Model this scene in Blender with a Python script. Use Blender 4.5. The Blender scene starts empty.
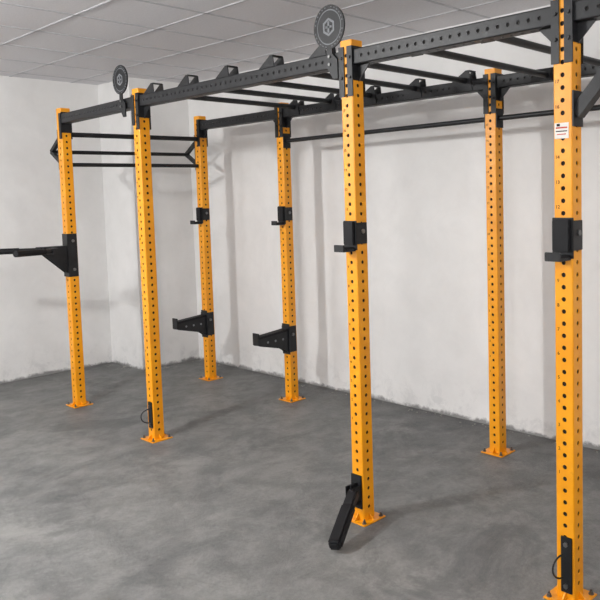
import bpy, bmesh, math, random
from mathutils import Matrix, Vector
random.seed(4)
sc=bpy.context.scene
try: sc.view_settings.view_transform='Standard'
except Exception: pass
COL=sc.collection

# ------------------------------------------------ materials
def lin(c): return tuple(((x/255)/12.92 if x/255<=.04045 else ((x/255+.055)/1.055)**2.4) for x in c)+(1,)
def base_mat(name,col,rough=.5,metal=0,spec=.5):
    m=bpy.data.materials.new(name);m.use_nodes=True
    b=m.node_tree.nodes["Principled BSDF"]
    b.inputs["Base Color"].default_value=lin(col);b.inputs["Roughness"].default_value=rough
    b.inputs["Metallic"].default_value=metal
    b.inputs["Specular IOR Level"].default_value=spec
    return m,m.node_tree,b
def N(nt,t,**k):
    n=nt.nodes.new(t)
    for a,v in k.items(): setattr(n,a,v)
    return n
def noise(nt,scale,detail=6,rough=.6,vec=None,dist=0):
    n=N(nt,"ShaderNodeTexNoise");n.inputs["Scale"].default_value=scale;n.inputs["Detail"].default_value=detail
    n.inputs["Roughness"].default_value=rough;n.inputs["Distortion"].default_value=dist
    if vec: nt.links.new(vec,n.inputs["Vector"])
    return n.outputs["Fac"]
def ramp(nt,fac,stops):
    r=N(nt,"ShaderNodeValToRGB");e=r.color_ramp.elements
    e[0].position=stops[0][0];e[0].color=stops[0][1]
    e[1].position=stops[-1][0];e[1].color=stops[-1][1]
    for p,c in stops[1:-1]:
        x=e.new(p);x.color=c
    nt.links.new(fac,r.inputs[0]);return r.outputs[0]
def mix(nt,f,a,b,mode='MIX'):
    m=N(nt,"ShaderNodeMixRGB",blend_type=mode)
    for s,v in zip((0,1,2),(f,a,b)):
        if hasattr(v,"is_linked"): nt.links.new(v,m.inputs[s])
        else: m.inputs[s].default_value=v
    return m.outputs[0]
def bump(nt,b,h,st,dist=.01):
    n=N(nt,"ShaderNodeBump");n.inputs["Strength"].default_value=st;n.inputs["Distance"].default_value=dist
    nt.links.new(h,n.inputs["Height"]);nt.links.new(n.outputs[0],b.inputs["Normal"])
def pos(nt): return N(nt,"ShaderNodeNewGeometry").outputs["Position"]
def mapped(nt,scale,rotz=0,loc=(0,0,0)):
    m=N(nt,"ShaderNodeMapping");m.inputs["Scale"].default_value=scale;m.inputs["Rotation"].default_value=(0,0,rotz)
    m.inputs["Location"].default_value=loc
    nt.links.new(pos(nt),m.inputs[0]);return m.outputs[0]

ORANGE,nt,b=base_mat("orange_powder_coat",(240,158,12),.34)
c=ramp(nt,noise(nt,6,4,.6,pos(nt)),[(.3,lin((232,148,8))),(.7,lin((243,163,14)))])
scf=ramp(nt,noise(nt,22,10,.8,mapped(nt,(1,1,.5),0,(2,7,1)),.4),[(.60,(0,0,0,1)),(.70,(.45,.45,.45,1))])
c=mix(nt,scf,c,lin((176,112,34)))
nt.links.new(c,b.inputs["Base Color"]);bump(nt,b,noise(nt,500,2,.5,pos(nt)),.06,.001)
BLACK,nt,b=base_mat("black_powder_coat",(24,25,28),.45,0,.4)
c=ramp(nt,noise(nt,25,4,.6,pos(nt)),[(.3,lin((18,19,22))),(.75,lin((29,30,33)))])
nt.links.new(c,b.inputs["Base Color"]);bump(nt,b,noise(nt,600,2,.5,pos(nt)),.1,.001)
DARK,_,_=base_mat("tube_shade_and_print",(20,16,14),.9)  # shade painted inside the hollow tubes; also dark print
HOLEK,_,_=base_mat("beam_hole_rim",(96,97,100),.5)
RUBBER,_,_=base_mat("black_uhmw_plastic",(20,20,23),.65,0,.3)
STEEL,_,_=base_mat("zinc_bolt",(120,120,120),.35,.9)
GREYP,_,_=base_mat("grey_print",(120,122,126),.6)
WHITEL,_,_=base_mat("label_white",(225,222,215),.6)
REDL,_,_=base_mat("label_red",(190,70,50),.6)

# concrete floor
FLOOR,nt,b=base_mat("concrete_floor",(105,105,103),.55,0,.35)
def math_(op,a,b_=None,clamp=False):
    m=N(nt,"ShaderNodeMath",operation=op);m.use_clamp=clamp
    for i,v in enumerate((a,b_)):
        if v is None: continue
        if hasattr(v,"is_linked"): nt.links.new(v,m.inputs[i])
        else: m.inputs[i].default_value=v
    return m.outputs[0]
big=noise(nt,.75,6,.6,pos(nt),.8)
med=noise(nt,2.0,12,.75,mapped(nt,(1,1.6,1),.5),.7)
blot=noise(nt,5.0,10,.72,mapped(nt,(1.3,1,1),.2),.3)
fine=noise(nt,55,6,.8,pos(nt))
c=ramp(nt,big,[(.34,lin((92,94,94))),(.5,lin((114,115,114))),(.64,lin((138,137,134)))])
c2=ramp(nt,med,[(.38,lin((68,70,71))),(.48,lin((108,109,109))),(.56,lin((122,122,120))),(.63,lin((152,151,148)))])
c=mix(nt,.45,c,c2)
c2=ramp(nt,blot,[(.40,lin((66,68,69))),(.5,lin((114,114,113))),(.61,lin((148,147,144)))])
c=mix(nt,.33,c,c2)
c3=ramp(nt,fine,[(.35,lin((76,76,76))),(.65,lin((146,145,142)))])
c=mix(nt,.2,c,c3)
# dried pale plaster/cement smears
sm=ramp(nt,noise(nt,1.6,12,.8,mapped(nt,(1,1.3,1),1.1,(5,3,0)),.4),[(.53,(0,0,0,1)),(.64,(.35,.35,.35,1))])
c=mix(nt,sm,c,lin((156,155,151)))
# dark damp stains
ds=ramp(nt,noise(nt,1.3,12,.75,mapped(nt,(1.2,1,1),.3,(9,1,0)),.6),[(.52,(0,0,0,1)),(.62,(.5,.5,.5,1))])
c=mix(nt,ds,c,lin((74,76,77)))
sp=N(nt,"ShaderNodeTexVoronoi");sp.inputs["Scale"].default_value=3.1;nt.links.new(pos(nt),sp.inputs["Vector"])
spf=ramp(nt,sp.outputs["Distance"],[(.02,(.4,.4,.4,1)),(.045,(0,0,0,1))])
c=mix(nt,spf,c,lin((60,60,60)))
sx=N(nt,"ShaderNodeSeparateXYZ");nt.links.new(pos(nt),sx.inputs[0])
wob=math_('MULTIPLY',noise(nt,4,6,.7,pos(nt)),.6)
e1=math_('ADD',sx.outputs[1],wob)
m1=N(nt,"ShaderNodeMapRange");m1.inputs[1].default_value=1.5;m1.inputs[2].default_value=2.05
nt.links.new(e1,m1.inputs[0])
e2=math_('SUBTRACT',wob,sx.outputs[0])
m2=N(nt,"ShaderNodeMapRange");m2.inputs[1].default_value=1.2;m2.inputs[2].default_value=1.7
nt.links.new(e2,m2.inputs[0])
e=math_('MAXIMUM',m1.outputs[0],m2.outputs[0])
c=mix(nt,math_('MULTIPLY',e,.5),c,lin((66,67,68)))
nt.links.new(c,b.inputs["Base Color"])
rr_=ramp(nt,med,[(.35,(.42,.42,.42,1)),(.65,(.7,.7,.7,1))]);nt.links.new(rr_,b.inputs["Roughness"])
h=mix(nt,.35,med,fine)
bump(nt,b,h,.5,.02)

# painted walls
def wallmat(name,a,bb):
    m,nt,b=base_mat(name,a,.85,0,.2)
    big=noise(nt,1.2,8,.6,mapped(nt,(1,1,.8)),.5)
    c=ramp(nt,big,[(.35,lin(tuple(q-5 for q in a))),(.5,lin(a)),(.62,lin(bb))])
    pt=noise(nt,4,10,.65,mapped(nt,(1,1,1)),.3)
    c=mix(nt,.25,c,ramp(nt,pt,[(.33,lin(tuple(q-12 for q in a))),(.5,lin(a)),(.62,lin(bb))]))
    sx=N(nt,"ShaderNodeSeparateXYZ");nt.links.new(pos(nt),sx.inputs[0])
    # grubby marks near the floor
    lo=N(nt,"ShaderNodeMapRange");lo.inputs[1].default_value=.0;lo.inputs[2].default_value=.35;lo.inputs[3].default_value=.4;lo.inputs[4].default_value=0
    nt.links.new(sx.outputs[2],lo.inputs[0])
    mk=ramp(nt,noise(nt,7,10,.75,mapped(nt,(1,1,1),0,(3,3,3)),.4),[(.5,(0,0,0,1)),(.62,(1,1,1,1))])
    mm=N(nt,"ShaderNodeMath",operation='MULTIPLY');nt.links.new(lo.outputs[0],mm.inputs[0]);nt.links.new(mk,mm.inputs[1])
    c=mix(nt,mm.outputs[0],c,lin((180,180,181)))
    w=N(nt,"ShaderNodeMath",operation='MULTIPLY_ADD');w.inputs[1].default_value=-.13
    nt.links.new(noise(nt,9,7,.7,pos(nt)),w.inputs[0]);nt.links.new(sx.outputs[2],w.inputs[2])
    mr=N(nt,"ShaderNodeMapRange");mr.inputs[1].default_value=-.055;mr.inputs[2].default_value=-.03
    mr.inputs[3].default_value=.75;mr.inputs[4].default_value=0
    nt.links.new(w.outputs[0],mr.inputs[0])
    c=mix(nt,mr.outputs[0],c,lin((92,92,91)))
    nt.links.new(c,b.inputs["Base Color"])
    bump(nt,b,noise(nt,4,6,.5,pos(nt)),.08,.02)
    return m
WALL=wallmat("painted_plaster_wall",(229,228,227),(236,235,234))
CEIL,nt,b=base_mat("ceiling_tile",(222,222,223),.9,0,.2)
c=ramp(nt,noise(nt,60,5,.7,pos(nt)),[(.35,lin((217,216,219))),(.7,lin((226,225,228)))])
nt.links.new(c,b.inputs["Base Color"])
GRID,_,_=base_mat("ceiling_grid",(190,190,194),.6)
DEBRIS,_,_=base_mat("plaster_crumbs",(150,148,143),.9)
LAMPF,nt,b=base_mat("lamp_diffuser",(250,250,250),.5)

# ------------------------------------------------ mesh builder
class MB:
    def __init__(s): s.v=[];s.f=[];s.m=[];s.mats=[];s.sm=[]
    def mi(s,mat):
        if mat not in s.mats: s.mats.append(mat)
        return s.mats.index(mat)
    def add(s,vs,fs,mat,smooth=False):
        o=len(s.v);s.v+=[tuple(v) for v in vs];i=s.mi(mat)
        for f in fs: s.f.append([o+k for k in f]);s.m.append(i);s.sm.append(smooth)
    def box(s,c,d,mat,R=None,bev=0):
        hx,hy,hz=[q/2 for q in d];R=R or Matrix.Identity(3);c=Vector(c)
        if bev<=0:
            vs=[c+R@Vector((x*hx,y*hy,z*hz)) for x in(-1,1) for y in(-1,1) for z in(-1,1)]
            s.add(vs,[(0,1,3,2),(4,6,7,5),(0,4,5,1),(2,3,7,6),(0,2,6,4),(1,5,7,3)],mat)
        else:
            bm=bmesh.new();bmesh.ops.create_cube(bm,size=1)
            for v in bm.verts: v.co=Vector((v.co.x*d[0],v.co.y*d[1],v.co.z*d[2]))
            bmesh.ops.bevel(bm,geom=bm.edges[:],offset=bev,segments=2,affect='EDGES')
            bm.verts.index_update()
            s.add([c+R@v.co for v in bm.verts],[[v.index for v in f.verts] for f in bm.faces],mat);bm.free()
    def cyl(s,p,q,r,mat,n=18,r2=None,cap=True):
        p=Vector(p);q=Vector(q);r2=r if r2 is None else r2
        z=(q-p).normalized();x=z.orthogonal().normalized();y=z.cross(x)
        a=[p+(x*math.cos(t)+y*math.sin(t))*r for t in [2*math.pi*i/n for i in range(n)]]
        b=[q+(x*math.cos(t)+y*math.sin(t))*r2 for t in [2*math.pi*i/n for i in range(n)]]
        s.add(a+b,[(i,(i+1)%n,n+(i+1)%n,n+i) for i in range(n)],mat,True)
        if cap: s.add(a,[list(range(n))[::-1]],mat);s.add(b,[list(range(n))],mat)
    def pipe(s,pts,r,mat,n=10):
        for a,b in zip(pts,pts[1:]): s.cyl(a,b,r,mat,n)
    def prism(s,poly,off,mat):
        poly=[Vector(p) for p in poly];off=Vector(off);n=len(poly)
        s.add(poly+[p+off for p in poly],[list(range(n))[::-1],list(range(n,2*n))]+[(i,(i+1)%n,n+(i+1)%n,n+i) for i in range(n)],mat)
    def ring(s,c,ax,ro,ri,t,mat,n=40):
        c=Vector(c);z=Vector(ax).normalized();x=z.orthogonal().normalized();y=z.cross(x);vs=[]
        for h in(-t/2,t/2):
            for r in(ro,ri):
                vs+=[c+z*h+(x*math.cos(a)+y*math.sin(a))*r for a in [2*math.pi*i/n for i in range(n)]]
        f=[]
        for i in range(n):
            j=(i+1)%n
            f+=[(i,n+i,n+j,j),(2*n+i,2*n+j,3*n+j,3*n+i),(i,j,2*n+j,2*n+i),(n+i,3*n+i,3*n+j,n+j)]
        s.add(vs,f,mat)
    def tube(s,o,L,U,length,w,mat,hr=.0098,pitch=.05,start=.05,end=.03,rc=.006,sides=(0,1,2,3),wv=None,rim=None):
        o=Vector(o);L=Vector(L).normalized();U=Vector(U).normalized();V=L.cross(U)
        wu=w;wv=wv or w
        dirs=[(U,V,wu,wv),(V,-U,wv,wu),(-U,-V,wu,wv),(-V,U,wv,wu)]
        nseg=int((length-start-end)/pitch)
        for k,(n,t,dn,dt) in enumerate(dirs):
            hw=dt/2-rc;fc=o+n*dn/2
            P=lambda a,l: fc+t*a+L*l
            if k in sides:
                l0=start;l1=start+nseg*pitch
                for a,b in((0,l0),(l1,length)):
                    s.add([P(-hw,a),P(hw,a),P(hw,b),P(-hw,b)],[(0,1,2,3)],mat)
                for i in range(nseg):
                    lc=l0+(i+.5)*pitch;hp=pitch/2;K=16;out=[];inn=[];dp=[]
                    per=[]
                    for q in range(4):
                        cs=[(-hw,-hp),(hw,-hp),(hw,hp),(-hw,hp)]
                        a,b=cs[q],cs[(q+1)%4]
                        for e in range(4): per.append((a[0]+(b[0]-a[0])*e/4,a[1]+(b[1]-a[1])*e/4))
                    for q in range(K):
                        an=math.radians(225+q*22.5)
                        out.append(P(per[q][0],lc+per[q][1]));pt=P(hr*math.cos(an),lc+hr*math.sin(an))
                        inn.append(pt);dp.append(pt-n*.004)
                    s.add(out+inn,[(q,(q+1)%K,K+(q+1)%K,K+q) for q in range(K)],mat)
                    s.add(inn+dp,[(q,(q+1)%K,K+(q+1)%K,K+q) for q in range(K)],rim or mat)
            else:
                s.add([P(-hw,0),P(hw,0),P(hw,length),P(-hw,length)],[(0,1,2,3)],mat)
            cc=o+n*(dn/2-rc)+t*hw
            arc=[cc+(n*math.cos(a)+t*math.sin(a))*rc for a in (0,math.pi/6,math.pi/3,math.pi/2)]
            s.add(arc+[p+L*length for p in arc],[(i,i+1,5+i,4+i) for i in range(3)],mat,True)
        R=Matrix((U,V,L)).transposed()
        s.box(o+L*length/2,(wu-.009,wv-.009,length-.002),DARK,R)  # solid dark core stands in for shade in the hollow tube
    def obj(s,name,parent=None,loc=None):
        me=bpy.data.meshes.new(name);me.from_pydata(s.v,[],s.f);
        for m in s.mats: me.materials.append(m)
        for p,i,q in zip(me.polygons,s.m,s.sm): p.material_index=i;p.use_smooth=q
        bm=bmesh.new();bm.from_mesh(me);bmesh.ops.recalc_face_normals(bm,faces=bm.faces[:]);bm.to_mesh(me);bm.free()
        me.update();ob=bpy.data.objects.new(name,me);COL.objects.link(ob)
        if parent: ob.parent=parent
        return ob
def box_obj(name,c,d,mat):
    b=MB();b.box(c,d,mat);return b.obj(name)
def text_mesh(name,body,size,M,mat,parent,ext=.0004):
    cu=bpy.data.curves.new(name,'FONT');cu.body=body;cu.size=size;cu.align_x='CENTER';cu.align_y='CENTER';cu.extrude=ext
    t=bpy.data.objects.new(name+"_c",cu);COL.objects.link(t)
    bpy.context.view_layer.update()
    me=bpy.data.meshes.new_from_object(t.evaluated_get(bpy.context.evaluated_depsgraph_get()))
    bpy.data.objects.remove(t);me.name=name;me.materials.clear();me.materials.append(mat)
    o=bpy.data.objects.new(name,me);COL.objects.link(o);o.matrix_world=M
    if parent: o.parent=parent
    return o

# ------------------------------------------------ room
XL,XR,YB,YF,ZC=-1.42,8.6,1.73,-6.2,2.95
T=.15
box_obj("floor",((XL+XR)/2,(YB+YF)/2,-T/2),(XR-XL+2*T,YB-YF+2*T,T),FLOOR)
box_obj("ceiling",((XL+XR)/2,(YB+YF)/2,ZC+T/2),(XR-XL+2*T,YB-YF+2*T,T),CEIL)
box_obj("wall_left",(XL-T/2,(YB+YF)/2,ZC/2),(T,YB-YF+2*T,ZC),WALL)
box_obj("wall_right",(XR+T/2,(YB+YF)/2,ZC/2),(T,YB-YF+2*T,ZC),WALL)
box_obj("wall_back",((XL+XR)/2,YB+T/2,ZC/2),(XR-XL,T,ZC),WALL)
box_obj("wall_front",((XL+XR)/2,YF-T/2,ZC/2),(XR-XL,T,ZC),WALL)
PX,PY=-.78,1.06
box_obj("wall_pier",((XL+PX)/2,(PY+YB)/2,ZC/2),(PX-XL,YB-PY,ZC),WALL)
g=MB()
x=XL+.25
while x<XR: g.box((x,(YB+YF)/2,ZC-.002),(.02,YB-YF,.004),GRID);x+=.6
y=YB-.35
while y>YF: g.box(((XL+XR)/2,y,ZC-.002),(XR-XL,.02,.004),GRID);y-=.6
g.obj("trim_1")
cr=MB()
def crumb(x,y,r):
    R=Matrix.Rotation(random.random()*6,3,'Z')
    n=6
    pts=[Vector((x,y,0))+R@Vector((math.cos(a)*r*random.uniform(.6,1.3),math.sin(a)*r*random.uniform(.5,1),0)) for a in [i*2*math.pi/n for i in range(n)]]
    top=[Vector((x+(p.x-x)*.5,y+(p.y-y)*.5,r*random.uniform(.3,.6))) for p in pts]
    cr.add(pts+top,[(i,(i+1)%n,n+(i+1)%n,n+i) for i in range(n)]+[tuple(range(n,2*n))],DEBRIS)
for i in range(130):
    crumb(random.uniform(PX+.02,7),YB-abs(random.gauss(0,.05))-.016,random.uniform(.003,.011))
for i in range(34):
    crumb(random.uniform(XL+.1,PX),PY-abs(random.gauss(0,.06))-.016,random.uniform(.004,.012))
for i in range(26): crumb(PX+abs(random.gauss(0,.08))+.016,random.uniform(PY,YB-.02),random.uniform(.004,.012))
cr.obj("plaster_debris")

# ------------------------------------------------ rig
W=.082;H=2.5;HW=W/2
xa,xb,xc,xd=-.07,1.266,3.345,4.552;D=1.291;xi=5.76
ya=.058
rig=bpy.data.objects.new("monkey_bar_rig",None);COL.objects.link(rig)
posts=dict(A=(xa,ya),B=(xb,0),C=(xc,0),D=(xd,0),I=(xi,0),E=(.071,D),F=(xb,D),G=(xc,D),H=(xd,D),J=(xi,D))
for n,(k,(x,y)) in enumerate(posts.items()):
    b=MB()
    b.tube((x,y,.008),(0,0,1),(1,0,0),H-.008,W,ORANGE,start=.042)
    b.box((x,y,H+.001),(W-.004,W-.004,.004),ORANGE,bev=.001)
    b.box((x,y,.004),(.165,.165,.008),ORANGE,bev=.002)
    for a in(-1,1):
        for c in(-1,1):
            bx,by=x+a*.064,y+c*.064
            b.cyl((bx,by,.008),(bx,by,.011),.012,STEEL,14);b.cyl((bx,by,.011),(bx,by,.02),.0085,STEEL,6);b.cyl((bx,by,.02),(bx,by,.03),.005,STEEL,10)
    for dx,dy in((1,0),(-1,0),(0,1),(0,-1)):
        p=Vector((x+dx*HW,y+dy*HW,.008));d=Vector((dx,dy,0));t=Vector((-dy,dx,0))*.003
        b.prism([p-t,p+d*.034-t,p+Vector((0,0,.034))-t],t*2,ORANGE)
    b.obj("upright_%d"%(n+1),rig)

ZB=2.415;BW=.085
def beam(x0,x1,y,name):
    b=MB()
    b.tube((x0+HW+.006,y,ZB),(1,0,0),(0,0,1),x1-x0-W-.012,.078,BLACK,start=.03,wv=.07,hr=.009,rim=HOLEK)
    for x,s in((x0+HW,1),(x1-HW,-1)):
        b.box((x+s*.003,y,ZB-.03),(.006,.08,.17),BLACK)
        for sy in(-1,1):
            b.box((x-s*.012,y+sy*(HW+.003),ZB-.07),(.036,.006,.25),BLACK)
            for z in(ZB,ZB-.1): b.cyl((x-s*.012,y+sy*(HW+.006),z),(x-s*.012,y+sy*(HW+.013),z),.009,BLACK,6)
        b.prism([(x+s*.006,y-.003,ZB-.035),(x+s*.09,y-.003,ZB-.035),(x+s*.006,y-.003,ZB-.12)],(0,.006,0),BLACK)
    b.obj(name,rig)
def beam_between(p0,p1,name):
    b=MB();p0=Vector(p0);p1=Vector(p1);L=(p1-p0).normalized()
    b.tube(p0+L*(HW+.006),L,(0,0,1),(p1-p0).length-W-.012,.078,BLACK,start=.03,hr=.009,rim=HOLEK)
    for p,s in((p0,1),(p1,-1)):
        x=p.x+s*HW
        b.box((x+s*.003,p.y,ZB-.03),(.006,.08,.17),BLACK)
        for sy in(-1,1): b.box((x-s*.012,p.y+sy*(HW+.003),ZB-.06),(.036,.006,.21),BLACK)
    b.obj(name,rig)
beam_between((xa,ya,ZB),(xb,0,ZB),"top_beam_1")
beam(xb,xc,0,"top_beam_2");beam(xc,xd,0,"top_beam_3");beam(xd,xi,0,"top_beam_4")
beam(.071,xb,D,"top_beam_5");beam(xb,xc,D,"top_beam_6");beam(xc,xd,D,"top_beam_7");beam(xd,xi,D,"top_beam_8")
r=MB()
mid=(xb+xc)/2
for i in range(5):
    x=mid+(i-2)*.422
    r.cyl((x,.035,ZB+.035),(x,D-.035,ZB+.035),.0185,BLACK)
    for y,s in((0,1),(D,-1)):
        r.prism([(x-.10,y+s*.036,ZB-.03),(x+.06,y+s*.036,ZB-.03),(x+.035,y+s*.036,ZB+.10),(x+.01,y+s*.036,ZB+.10),(x-.10,y+s*.036,ZB+.038)],(0,s*.006,0),BLACK)
        r.prism([(x-.09,y-s*.036,ZB+.037),(x+.045,y-s*.036,ZB+.037),(x+.035,y-s*.036,ZB+.10),(x+.01,y-s*.036,ZB+.10)],(0,s*.005,0),BLACK)
        r.box((x+.022,y,ZB+.098),(.03,.07,.006),BLACK)
def low_rungs(x0,x1,n):
    for i in range(1,n):
        x=x0+(x1-x0)*i/n
        r.cyl((x,.035,ZB-.005),(x,D-.035,ZB-.005),.0185,BLACK)
        for y,s in((0,1),(D,-1)):
            r.box((x,y+s*.038,ZB-.005),(.07,.006,.07),BLACK)
low_rungs(xc,xd,3);low_rungs(xd,xi,3)
r.obj("monkey_bars",rig)
p=MB();p.cyl((xb+HW,D,2.19),(xc-HW,D,2.19),.0165,BLACK)
p.cyl((xc+HW,D,2.19),(xd-HW,D,2.19),.0165,BLACK)
for x,s in((xb+HW,1),(xc-HW,-1),(xc+HW,1),(xd-HW,-1)): p.box((x+s*.003,D,2.19),(.006,.075,.12),BLACK)
p.obj("pull_up_bar_back",rig)
p=MB()
e0,e1=Vector((xa,ya,0)),Vector((.071,D,0))
o=Vector((-.25,0,0))
p.cyl(e0+Vector((0,HW,2.29)),e1+Vector((0,-HW,2.29)),.02,BLACK)
p.cyl(e0+Vector((0,HW,2.04)),e1+Vector((0,-HW,2.04)),.0165,BLACK)
p.cyl(e0+o+Vector((0,0,2.16)),e1+o+Vector((0,0,2.16)),.0165,BLACK)
for e in(e0,e1):
    for z in(2.29,2.04):
        a=e+Vector((-HW,0,z));q=e+o+Vector((0,0,2.16));d=(q-a);L=d.length;ang=math.atan2(d.z,d.x)
        p.box((a+q)/2,(L,.03,.03),BLACK,Matrix.Rotation(-ang,3,'Y'))
    p.box(e+Vector((-HW-.003,0,2.165)),(.006,.08,.33),BLACK)
p.obj("pull_up_bar_end",rig)
def disc(xp,ox,rad,name):
    b=MB();c=Vector((xp+ox,-.045,2.585))
    b.ring(c,(0,1,0),rad,rad*.80,.008,BLACK)
    b.ring(c,(0,1,0),rad*.80,rad*.74,.004,GREYP)
    b.cyl(c+Vector((0,-.003,0)),c+Vector((0,.003,0)),rad*.745,BLACK,40)
    for i in range(28):
        if i%7==0: continue
        a=i*2*math.pi/28;q=c+Vector((math.cos(a)*rad*.9,-.005,math.sin(a)*rad*.9))
        b.box(q,(.008,.002,.004),GREYP,Matrix.Rotation(-a+math.pi/2,3,'Y'))
    hx=[c+Vector((math.cos(math.pi/6+k*math.pi/3)*rad*.42,-.005,math.sin(math.pi/6+k*math.pi/3)*rad*.42)) for k in range(6)]
    hi=[c+(h-c)*.72 for h in hx]
    for h in hi: h.y=c.y-.005
    b.add(hx+hi,[(k,(k+1)%6,6+(k+1)%6,6+k) for k in range(6)],GREYP)
    b.box(c+Vector((0,-.005,0)),(rad*.12,.002,rad*.5),GREYP)
    b.box(c+Vector((0,-.005,0)),(rad*.4,.002,rad*.1),GREYP)
    zb=ZB-.035
    b.prism([(c.x-.018,-.049,c.z-rad*.97),(c.x+.018,-.049,c.z-rad*.97),(c.x+.02,-.049,ZB+.03),(c.x+.055,-.049,ZB-.0),(c.x+.055,-.049,zb-.06),(c.x+.02,-.049,zb-.06),(c.x-.03,-.049,ZB-.02),(c.x-.02,-.049,ZB+.03)],(0,.008,0),BLACK)
    b.box((c.x,-.038,ZB),(.04,.01,.06),BLACK)
    for z in(ZB-.02,ZB+.02): b.cyl((c.x,-.049,z),(c.x,-.056,z),.009,STEEL,6)
    b.obj(name,rig)
disc(xc,-.11,.112,"logo_disc_1");disc(xb,-.18,.103,"logo_disc_2")
b=MB()
a=Vector((xd+HW,0,2.02));q=Vector((xd+.36,0,ZB-.035));d=q-a
b.box((a+q)/2,(d.length,.05,.05),BLACK,Matrix.Rotation(-math.atan2(d.z,d.x),3,'Y'))
b.box((xd+HW+.003,0,2.04),(.006,.08,.14),BLACK)
b.obj("diagonal_brace",rig)
for k in("B","C","D","F","G"):
    x,y=posts[k]
    for n in range(1,19):
        z=.46+n*.1
        if z>2.2: break
        M=Matrix.Translation((x-.024,y-HW-.0006,z-.01))@Matrix.Rotation(math.pi/2,4,'X')
        text_mesh("number_%s_%d"%(k,n),str(n),.02,M,DARK,rig)
lb=MB();z=1.955
lb.box((xd-.004,-HW-.001,z),(.062,.002,.062),WHITEL)
lb.box((xd-.004,-HW-.0022,z+.012),(.05,.001,.006),REDL);lb.box((xd-.004,-HW-.0022,z-.002),(.05,.001,.004),DARK);lb.box((xd-.004,-HW-.0022,z-.014),(.04,.001,.004),REDL)
lb.box((xd-.018,-HW-.0022,z+.023),(.014,.001,.01),DARK)
lb.obj("warning_label",rig)

# ------------------------------------------------ attachments
def j_cup(x,y,z,s=1):
    b=MB();t=.006
    b.box((x,y-HW-t/2,z),(W+2*t,t,.15*s),BLACK,bev=.0015)
    b.box((x+HW+t/2,y-.008,z+.01),(t,W,.11*s),BLACK,bev=.0015)
    b.box((x-HW-t/2,y-.008,z+.01),(t,W,.11*s),BLACK,bev=.0015)
    b.box((x,y-HW-t-.008,z+.012),(.07,.016,.12*s),RUBBER,bev=.003)
    zb=z-.075*s
    b.box((x,y-HW-.043,zb),(.07,.086,.012),BLACK,bev=.002)
    b.box((x,y-HW-.042,zb+.011),(.066,.07,.012),RUBBER,bev=.002)
    b.box((x,y-HW-.086,zb+.012),(.07,.01,.036),BLACK,bev=.002)
    b.cyl((x+HW+t,y,z+.02),(x+HW+t+.006,y,z+.02),.012,STEEL,12)
    return b.obj("j_cup")
j_cup(xc,0,1.515);j_cup(xd,0,1.525,1.1);j_cup(xb,D,1.575);j_cup(.071,D,1.575)

def spotter(x,y,z):
    b=MB();t=.006
    b.box((x,y-HW-t/2,z-.02),(W+2*t,t,.26),BLACK,bev=.0015)
    for s in(-1,1): b.box((x+s*(HW+t/2),y-.01,z-.02),(t,W,.22),BLACK,bev=.0015)
    y0=y-HW-t;L=.31
    for s in(-1,1):
        b.prism([(x+s*.032-.003,y0,z+.055),(x+s*.032-.003,y0-L,z+.03),(x+s*.032-.003,y0-L,z-.03),(x+s*.032-.003,y0-.06,z-.09),(x+s*.032-.003,y0,z-.13)],(.006,0,0),BLACK)
    R=Matrix.Rotation(math.atan2(.025,L),3,'X')
    b.box((x,y0-L/2,z+.047),(.075,L,.02),RUBBER,R,bev=.003)
    b.box((x,y0-L-.004,z+.025),(.076,.012,.10),BLACK,bev=.002)
    for i in range(3):
        yy=y0-.06-i*.08;zz=z-.01
        for s in(-1,1): b.cyl((x+s*.0355,yy,zz),(x+s*.036,yy,zz),.01,GREYP,12)
    b.cyl((x+HW+t,y-.01,z+.02),(x+HW+t+.012,y-.01,z+.02),.012,STEEL,12)
    return b.obj("safety_spotter_arm")
spotter(xb,D,.55);spotter(.071,D,.56)

b=MB();x,y,z=xa,ya,1.305;t=.006
b.box((x,y-HW-t/2,z-.02),(W+2*t,t,.36),BLACK,bev=.0015)
for s in(-1,1): b.box((x+s*(HW+t/2),y-.005,z-.02),(t,W,.36),BLACK,bev=.0015)
y0=y-HW-t
for s in(-1,1):
    b.prism([(x+s*.03-.003,y0,z+.06),(x+s*.03-.003,y0-.19,z+.06),(x+s*.03-.003,y0-.19,z-.0),(x+s*.03-.003,y0,z-.17)],(.006,0,0),BLACK)
b.box((x,y0-.1,z+.058),(.07,.19,.008),BLACK)
b.box((x,y0-.15,z+.03),(.34,.05,.05),BLACK,bev=.003)
for s in(-1,1):
    a=Vector((x+s*.12,y0-.14,z+.03));q=Vector((x+s*.32,y0-.62+.1*s,z+.04))
    b.cyl(a,q,.020,BLACK,18);b.cyl(a+(q-a)*.28,q+(q-a)*.01,.0245,RUBBER,18)
for zz in(z+.1,z-.14): b.cyl((x+HW+t,y,zz),(x+HW+t+.01,y,zz),.012,STEEL,12)
b.obj("dip_bar_attachment")

b=MB();x=xc
b.box((x-.005,-HW-.004,.16),(.075,.008,.18),BLACK,bev=.002)
b.box((x+.0,-HW-.03,.15),(.012,.05,.12),BLACK,bev=.002)
for s in(-1,1): b.box((x+s*.025,-HW-.035,.16),(.008,.06,.08),BLACK,bev=.002)
b.cyl((x-.04,-HW-.045,.16),(x+.04,-HW-.045,.16),.009,STEEL,12)
a=Vector((x+.01,-HW-.04,.17));q=Vector((x+.17,-HW-.345,.036))
dn=(q-a).normalized();sd=Vector((1,.25,0));sd=(sd-dn*sd.dot(dn)).normalized();nn=dn.cross(sd)
R=Matrix((sd,nn,dn)).transposed()
b.box((a+q)/2,(.058,.048,(q-a).length),BLACK,R,bev=.009)
b.box(a+(q-a)*.62,(.066,.054,(q-a).length*.7),RUBBER,R,bev=.01)
b.obj("landmine_attachment")

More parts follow.
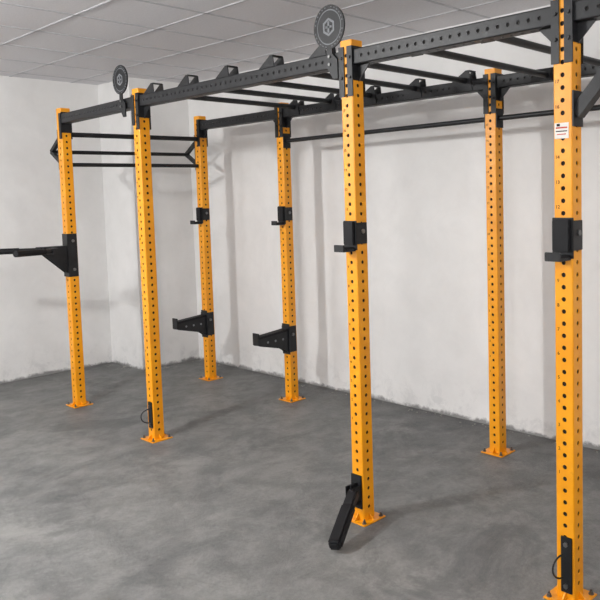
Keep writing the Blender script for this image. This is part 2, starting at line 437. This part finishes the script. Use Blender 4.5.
def band_holder(x,y,z0,z1):
    b=MB()
    b.box((x+.008,y-HW-.004,(z0+z1)/2),(.05,.008,z1-z0),BLACK,bev=.002)
    for z in(z0+.03,z1-.03): b.cyl((x+.008,y-HW-.008,z),(x+.008,y-HW-.016,z),.011,STEEL,6)
    pts=[]
    for i in range(13):
        a=math.pi*i/12
        pts.append((x-.010-.015*math.sin(a),y-HW-.006-.055*math.sin(a),(z0+z1)/2-.01+.05*math.cos(a)))
    b.pipe(pts,.004,BLACK,8)
    return b.obj("band_peg_bracket")
band_holder(xb,0,.09,.28);band_holder(xd,0,.04,.28)

# ------------------------------------------------ unseen hanging lamps, some added as ambient fill
def lamp(x,y,e,z=2.72,rad=.11,col=(1,.995,.98)):  # unseen fixture, hung low so the ceiling gets light too
    b=MB()
    b.cyl((x,y,ZC-.03),(x,y,ZC),.05,GRID,20);b.cyl((x,y,z+.05),(x,y,ZC-.03),.006,GRID,8)
    b.cyl((x,y,z+.0),(x,y,z+.06),.028,LAMPF,20,.018)
    b.obj("unseen_lamp")
    l=bpy.data.lights.new("unseen_light","POINT");l.shadow_soft_size=rad;l.energy=e;l.color=col
    o=bpy.data.objects.new("unseen_light",l);COL.objects.link(o);o.location=(x,y,z-.02)
lamp(1.9,-3.0,300);lamp(5.4,-3.3,100,rad=.16);lamp(7.4,-.9,70,rad=.2);lamp(-.2,-4.8,115,rad=.2)  # first pair follows the post shadows; second pair added to raise ambient light

w=bpy.data.worlds.new("w");sc.world=w;w.use_nodes=True
w.node_tree.nodes["Background"].inputs[0].default_value=(.8,.85,.9,1);w.node_tree.nodes["Background"].inputs[1].default_value=.3

# ------------------------------------------------ camera
yaw,pit,rol,f=-.742,-.075,-.025,732.179
fw=Vector((math.sin(yaw)*math.cos(pit),math.cos(yaw)*math.cos(pit),math.sin(pit)))
rr=fw.cross(Vector((0,0,1))).normalized();uu=rr.cross(fw)
c,s=math.cos(rol),math.sin(rol)
R_,U_=rr*c+uu*s,uu*c-rr*s
cam=bpy.data.cameras.new("camera");co=bpy.data.objects.new("camera",cam);COL.objects.link(co)
P=(5.999,-2.720,1.711)
co.matrix_world=Matrix(((R_.x,U_.x,-fw.x,P[0]),(R_.y,U_.y,-fw.y,P[1]),(R_.z,U_.z,-fw.z,P[2]),(0,0,0,1)))
cam.sensor_width=36;cam.lens=36*f/600;cam.shift_x=-79.514/600;cam.shift_y=-48.513/600;cam.clip_start=.02
sc.camera=co
